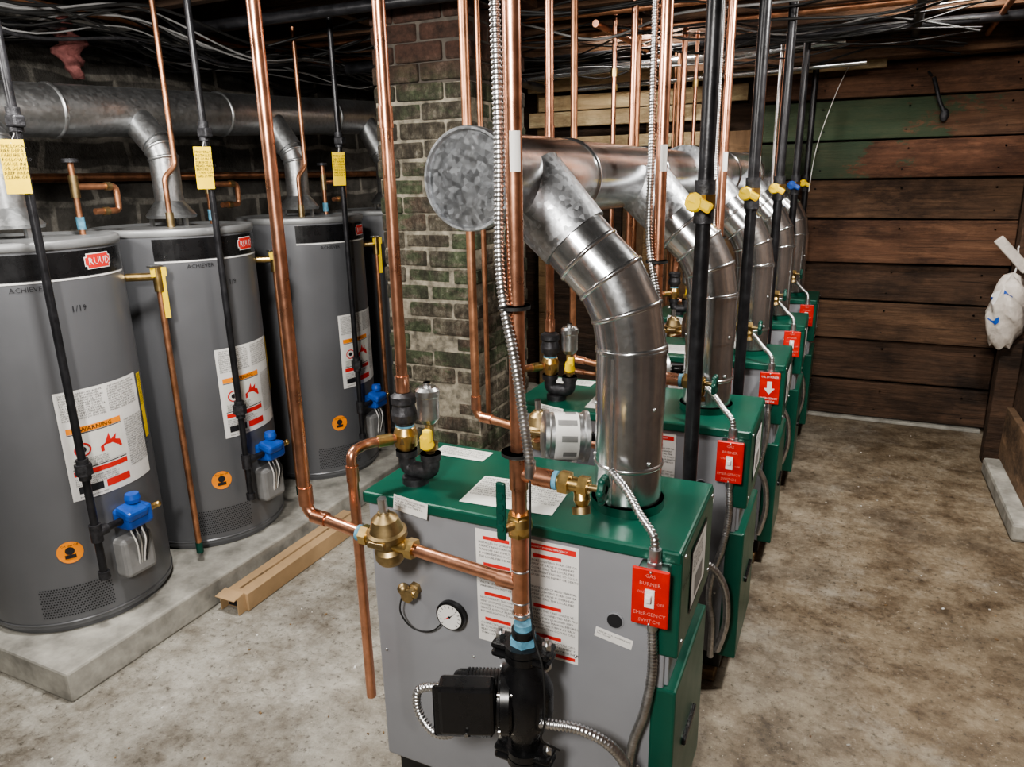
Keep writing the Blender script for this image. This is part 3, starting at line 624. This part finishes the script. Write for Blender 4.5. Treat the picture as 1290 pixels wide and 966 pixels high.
    if i<4:
        t=B('copper_fill_pipe');tx,ty=-1.02+dx,y0+.83
        t.tube(fil([(tx,ty,PT_),(tx,ty,.68),(tx+.12,ty-.02,.68),(tx+.2,y0+.62,.7),(tx+.38,y0+.5,.79)],.02),.008,COPD,12);t.cyl((tx+.02,ty,.68),(tx+.06,ty-.01,.68),.0105,COP)
        t.done()
        m_=B('vent_damper_motor');o=V((-.545+dx,y0+.45,.82));ax_=V((-.8,-.42,.05)).normalized()
        m_.lathe([(.05,0),(.066,.004),(.066,.014),(.06,.018),(.06,.1),(.066,.104),(.066,.114),(.05,.118),(.02,.12),(.001,.12)],o,ax_,STEEL,36)
        m_.lathe([(.0606,.03),(.0606,.09)],o,ax_,WHITE,36)
        for kk in range(9):
            a0=.7*kk
            u_=ax_.cross(V((0,0,1))).normalized();w_=u_.cross(ax_)
            m_.grid(lambda s_,h:o+ax_*(.06+h)+(u_*math.cos(s_)+w_*math.sin(s_))*.0613,a0,a0+.25,-.024,random.uniform(0,.024),GREYPL,3,1)
        m_.lathe([(.012,0),(.012,.02),(.02,.022),(.02,.06),(.014,.064)],o,-ax_,BLACK,16);m_.cyl(o,o-ax_*.13,.006,STEEL);m_.box(o-ax_*.12-V((.015,.015,.03)),o-ax_*.12+V((.015,.015,.03)),BLACK,.006)
        m_.box((o.x-.07,y0+.324,.745),(o.x-.03,o.y-.0,.755),STEEL,.002);m_.box((o.x-.07,o.y-.04,.75),(o.x-.03,o.y+.0,.77),STEEL,.002)
        m_.done()
BY=[(1.17,0),(1.87,.035),(2.62,.06),(3.37,.08),(4.10,.1)]
for i,(y0,dx) in enumerate(BY): boiler(i,y0,dx)
b=B('exhaust_duct')
b.lathe([(.08,.006),(.083,0),(.087,0),(.0885,.003),(.0885,.022),(.084,.024)],(-.606,1.132,1.45),(.02,1,0),GALVD,56)
b.duct([(-.605,1.14,1.45),(-.6,1.6,1.45),(-.58,2.2,1.45),(-.56,2.72,1.45)],.083,GALV,56,.004)
b.lathe([(.083,-.01),(.105,0),(.105,.03),(.1,.032)],(-.56,2.7,1.45),(.03,1,0),GALVD,44)
b.duct([(-.56,2.73,1.45),(-.54,3.3,1.45),(-.51,3.9,1.45),(-.5,4.5,1.45)],.1,GALV,44,.004)
b.done()
# ------------------------------------------------------------ ceiling services
def run(name,pts,r,m,rad=.03):
    b=B(name);b.tube(fil(pts,rad),r,m,14);return b.done()
run('overhead_pipe',[(-2.0,4.1,2.0),(-.1,4.1,2.06)],.022,GALV)
run('overhead_pipe',[(-1.5,4.2,1.94),(.0,4.2,1.97)],.014,GALV)
run('overhead_pipe',[(-2.9,3.75,2.03),(.8,3.75,2.05)],.02,IRON)
run('overhead_pipe',[(-2.6,3.3,2.06),(.8,3.3,2.06)],.014,COPD)
run('overhead_pipe',[(-2.6,2.95,2.07),(.8,2.98,2.07)],.012,COPD)
run('overhead_pipe',[(-2.9,2.3,2.05),(-1.2,2.4,2.06)],.02,IRON)
run('overhead_pipe',[(-2.8,.2,2.0),(-2.75,4.5,2.02)],.025,IRON)
run('overhead_pipe',[(-2.6,.2,2.06),(-2.6,4.5,2.05)],.012,COPD)
run('overhead_pipe',[(-1.0,3.0,2.04),(-.95,4.45,2.04)],.014,COP)
run('overhead_pipe',[(-2.9,1.0,1.48),(-2.9,4.5,1.5)],.018,COPD)
run('overhead_pipe',[(.15,2.9,2.05),(.2,4.25,2.05)],.018,IRON)
run('overhead_pipe',[(.45,2.9,2.06),(.5,4.25,2.06)],.012,COPD)
run('overhead_pipe',[(-2.3,3.1,1.98),(-1.8,3.1,1.98),(-1.8,4.4,1.98)],.025,IRON)
b=B('ceiling_blocking')
for k in range(14):
    x=random.uniform(-2.7,.5);y=2.65+.4*random.randrange(5)
    b.box((x,y,CZ-.04),(x+random.uniform(.04,.2),y+.345,CZ+.02),random.choice([WJ,WJ2,W4]),.003)
b.done()
b=B('copper_branch_pipes')
for x,y,z0 in ((-.95,3.1,1.0),(-.72,3.65,1.5),(-1.1,3.6,.9)):
    b.cyl((x,y,z0),(x,y,PT_),.009,COP,n=14);b.cyl((x,y,1.85),(x,y,1.88),.014,BRASS);b.cyl((x,y,z0),(x,y,z0+.03),.0115,COP)
    b.cyl((x,y,z0+.01),(x+.05,y,z0+.01),.009,COP)
b.done()
b=B('hanging_wires')
for k in range(24):
    x=-2.88+random.uniform(0,.55);zz=2.07
    P=[(x+random.uniform(-.05,.05),.2+j*.45,zz-random.uniform(0,.12)-(.05 if j%2 else 0)) for j in range(10)]
    b.tube(smooth(P,6),random.choice([.003,.004,.006]),random.choice([BLACKR,BLACKR,IRON2,GREYPL]),6)
for k in range(20):
    P=[(-2.4+j*.35,2.6+k*.085+random.uniform(-.1,.1),2.08-random.uniform(0,.1)) for j in range(9)]
    b.tube(smooth(P,6),random.choice([.0035,.005]),BLACKR if k not in (4,9,15) else GREYPL,6)
b.tube(smooth([(-.05,4.55,2.06),(-.12,4.5,1.9),(-.2,4.45,1.6),(-.22,4.4,1.35)],8),.002,WHITE,6)
b.done()
b=B('insulation_scrap')
R=[]
for i in range(14):
    t=i/13;rr=.025+.03*math.sin(math.pi*t)
    R.append([V((-2.7+.02*math.sin(i)+rr*math.cos(a)*(.8+.3*math.sin(3*a+i)),1.95+.015*math.cos(i*1.7)+rr*.9*math.sin(a)*(.8+.3*math.cos(2*a+i*.7)),1.84+.22*t)) for a in [2*math.pi*k/16 for k in range(16)]])
b.rings(R,PINK,True,True);b.done()
b=B('wall_hook')
b.tube(smooth([(.33,4.62,1.92),(.35,4.6,1.86),(.37,4.6,1.8),(.4,4.6,1.74)],6),.011,IRON2,10);b.ball((.4,4.6,1.73),.022,IRON2,10,(1,.6,1.6));b.tube([(.32,4.62,1.93),(.3,4.6,1.95)],.006,IRON2,8);b.done()
b=B('hanging_plastic_bag')
zo=.055
b.box((.615,4.06,1.04),(.815,4.09,1.085),CLOTH,.006,Matrix.Rotation(math.radians(47),3,'Y'))
R=[]
for i in range(23):
    t=i/22;z=.575+.34*t+zo;rr=.088*(math.sin(math.pi*min(1,t*.93+.07))**.4)
    R.append([V((.728+rr*math.cos(a)*(.85+.13*math.sin(5*a+i*.6)),4.06+rr*1.1*math.sin(a)*(.9+.12*math.cos(4*a+i*.5)),z+.014*math.sin(4*a+i))) for a in [2*math.pi*k/28 for k in range(28)]])
b.rings(R,CLOTH,True,True)
cc=V((.728,4.06,0))
def patch(i0,i1,k0,k1,m):
    vs=[];W=k1-k0+1
    for i in range(i0,i1+1):
        for k in range(k0,k1+1):
            p=R[i][k%28];q=V((p.x-cc.x,p.y-cc.y,0)).normalized()*.003;vs.append(p+q)
    b.add(vs,[[a*W+c,a*W+c+1,(a+1)*W+c+1,(a+1)*W+c] for a in range(i1-i0) for c in range(W-1)],m,True)
patch(11,17,15,17,WHITE);patch(12,16,15,16,BLUE);patch(8,9,15,19,BLUE);patch(16,17,18,21,BLUE)
b.tube(fil([(.73,4.07,.94),(.745,4.08,1.03),(.735,4.1,1.1),(.76,4.12,1.1)],.02),.004,WHITE,6)
b.done()
b=B('floor_debris')
for k in range(520):
    x=random.uniform(-1.85,.7);y=random.uniform(.8,4.5)
    if -1.0<x<-.0 and y>1.1: continue
    if x>-.95 and random.random()<.4: continue
    s_=random.uniform(.002,.006);M=Matrix.Rotation(random.random()*6,3,'Z')
    b.box((x,y,.0),(x+s_,y+s_*random.uniform(.5,2),s_*.5),random.choice([WB,SLABM,WHITE,W4]),0,M)
b.done()
# ------------------------------------------------------------ lights
def area(name,loc,tgt,size,e,col=(1,.96,.9)):
    l=bpy.data.lights.new(name,'AREA');l.shape='DISK';l.size=size;l.energy=e;l.color=col
    o=bpy.data.objects.new(name,l);o.location=loc;o.rotation_euler=(V(tgt)-V(loc)).to_track_quat('-Z','Y').to_euler();bpy.context.collection.objects.link(o)
area('added_area_light',(.35,2.2,2.05),(.2,2.8,0),.16,28)  # unseen area light above the frame, added for the bright aisle floor
area('added_area_light',(-.2,-.6,2.0),(-.8,2.2,.6),.3,46)  # added behind the camera to light the boiler sides; no fixture seen
area('added_area_light',(-1.45,1.2,2.05),(-1.75,2.0,0),.22,23,(1,.97,.92))  # added out of frame over the left floor, no known fixture
area('added_area_light',(.3,3.42,2.25),(.2,3.8,0),.16,28)  # added up among the joists to brighten the far floor and wall
area('added_area_light',(-1.0,3.82,2.25),(-1.1,4.0,0),.25,30)  # added, hidden by the joists, to lift the pale boards at the back
area('added_area_light',(-2.2,.3,2.0),(-2.4,2.5,1.3),.3,16)  # unseen fill added at the near left, aimed along the tanks
w=bpy.data.worlds.new('World');bpy.context.scene.world=w;w.use_nodes=True
w.node_tree.nodes['Background'].inputs[0].default_value=(.5,.48,.45,1);w.node_tree.nodes['Background'].inputs[1].default_value=.15
# ------------------------------------------------------------ camera
th=math.radians(25);p=math.radians(16);rho=.019
R=V((math.cos(th),math.sin(th),0));F=V((-math.sin(th)*math.cos(p),math.cos(th)*math.cos(p),-math.sin(p)));U=R.cross(F)
X=(R-U*rho).normalized();Y=(U+R*rho).normalized();Zc=-F
cam=bpy.data.objects.new('Camera',bpy.data.cameras.new('Camera'));bpy.context.collection.objects.link(cam)
M=Matrix((X,Y,Zc)).transposed().to_4x4();M.translation=V((0,0,1.45));cam.matrix_world=M
cam.data.sensor_fit='HORIZONTAL';cam.data.sensor_width=36;cam.data.lens=900/1290*36;cam.data.clip_start=.02
bpy.context.scene.camera=cam
bpy.context.scene.view_settings.view_transform='AgX'
bpy.context.scene.view_settings.look='AgX - Medium High Contrast'
bpy.context.scene.view_settings.exposure=.4
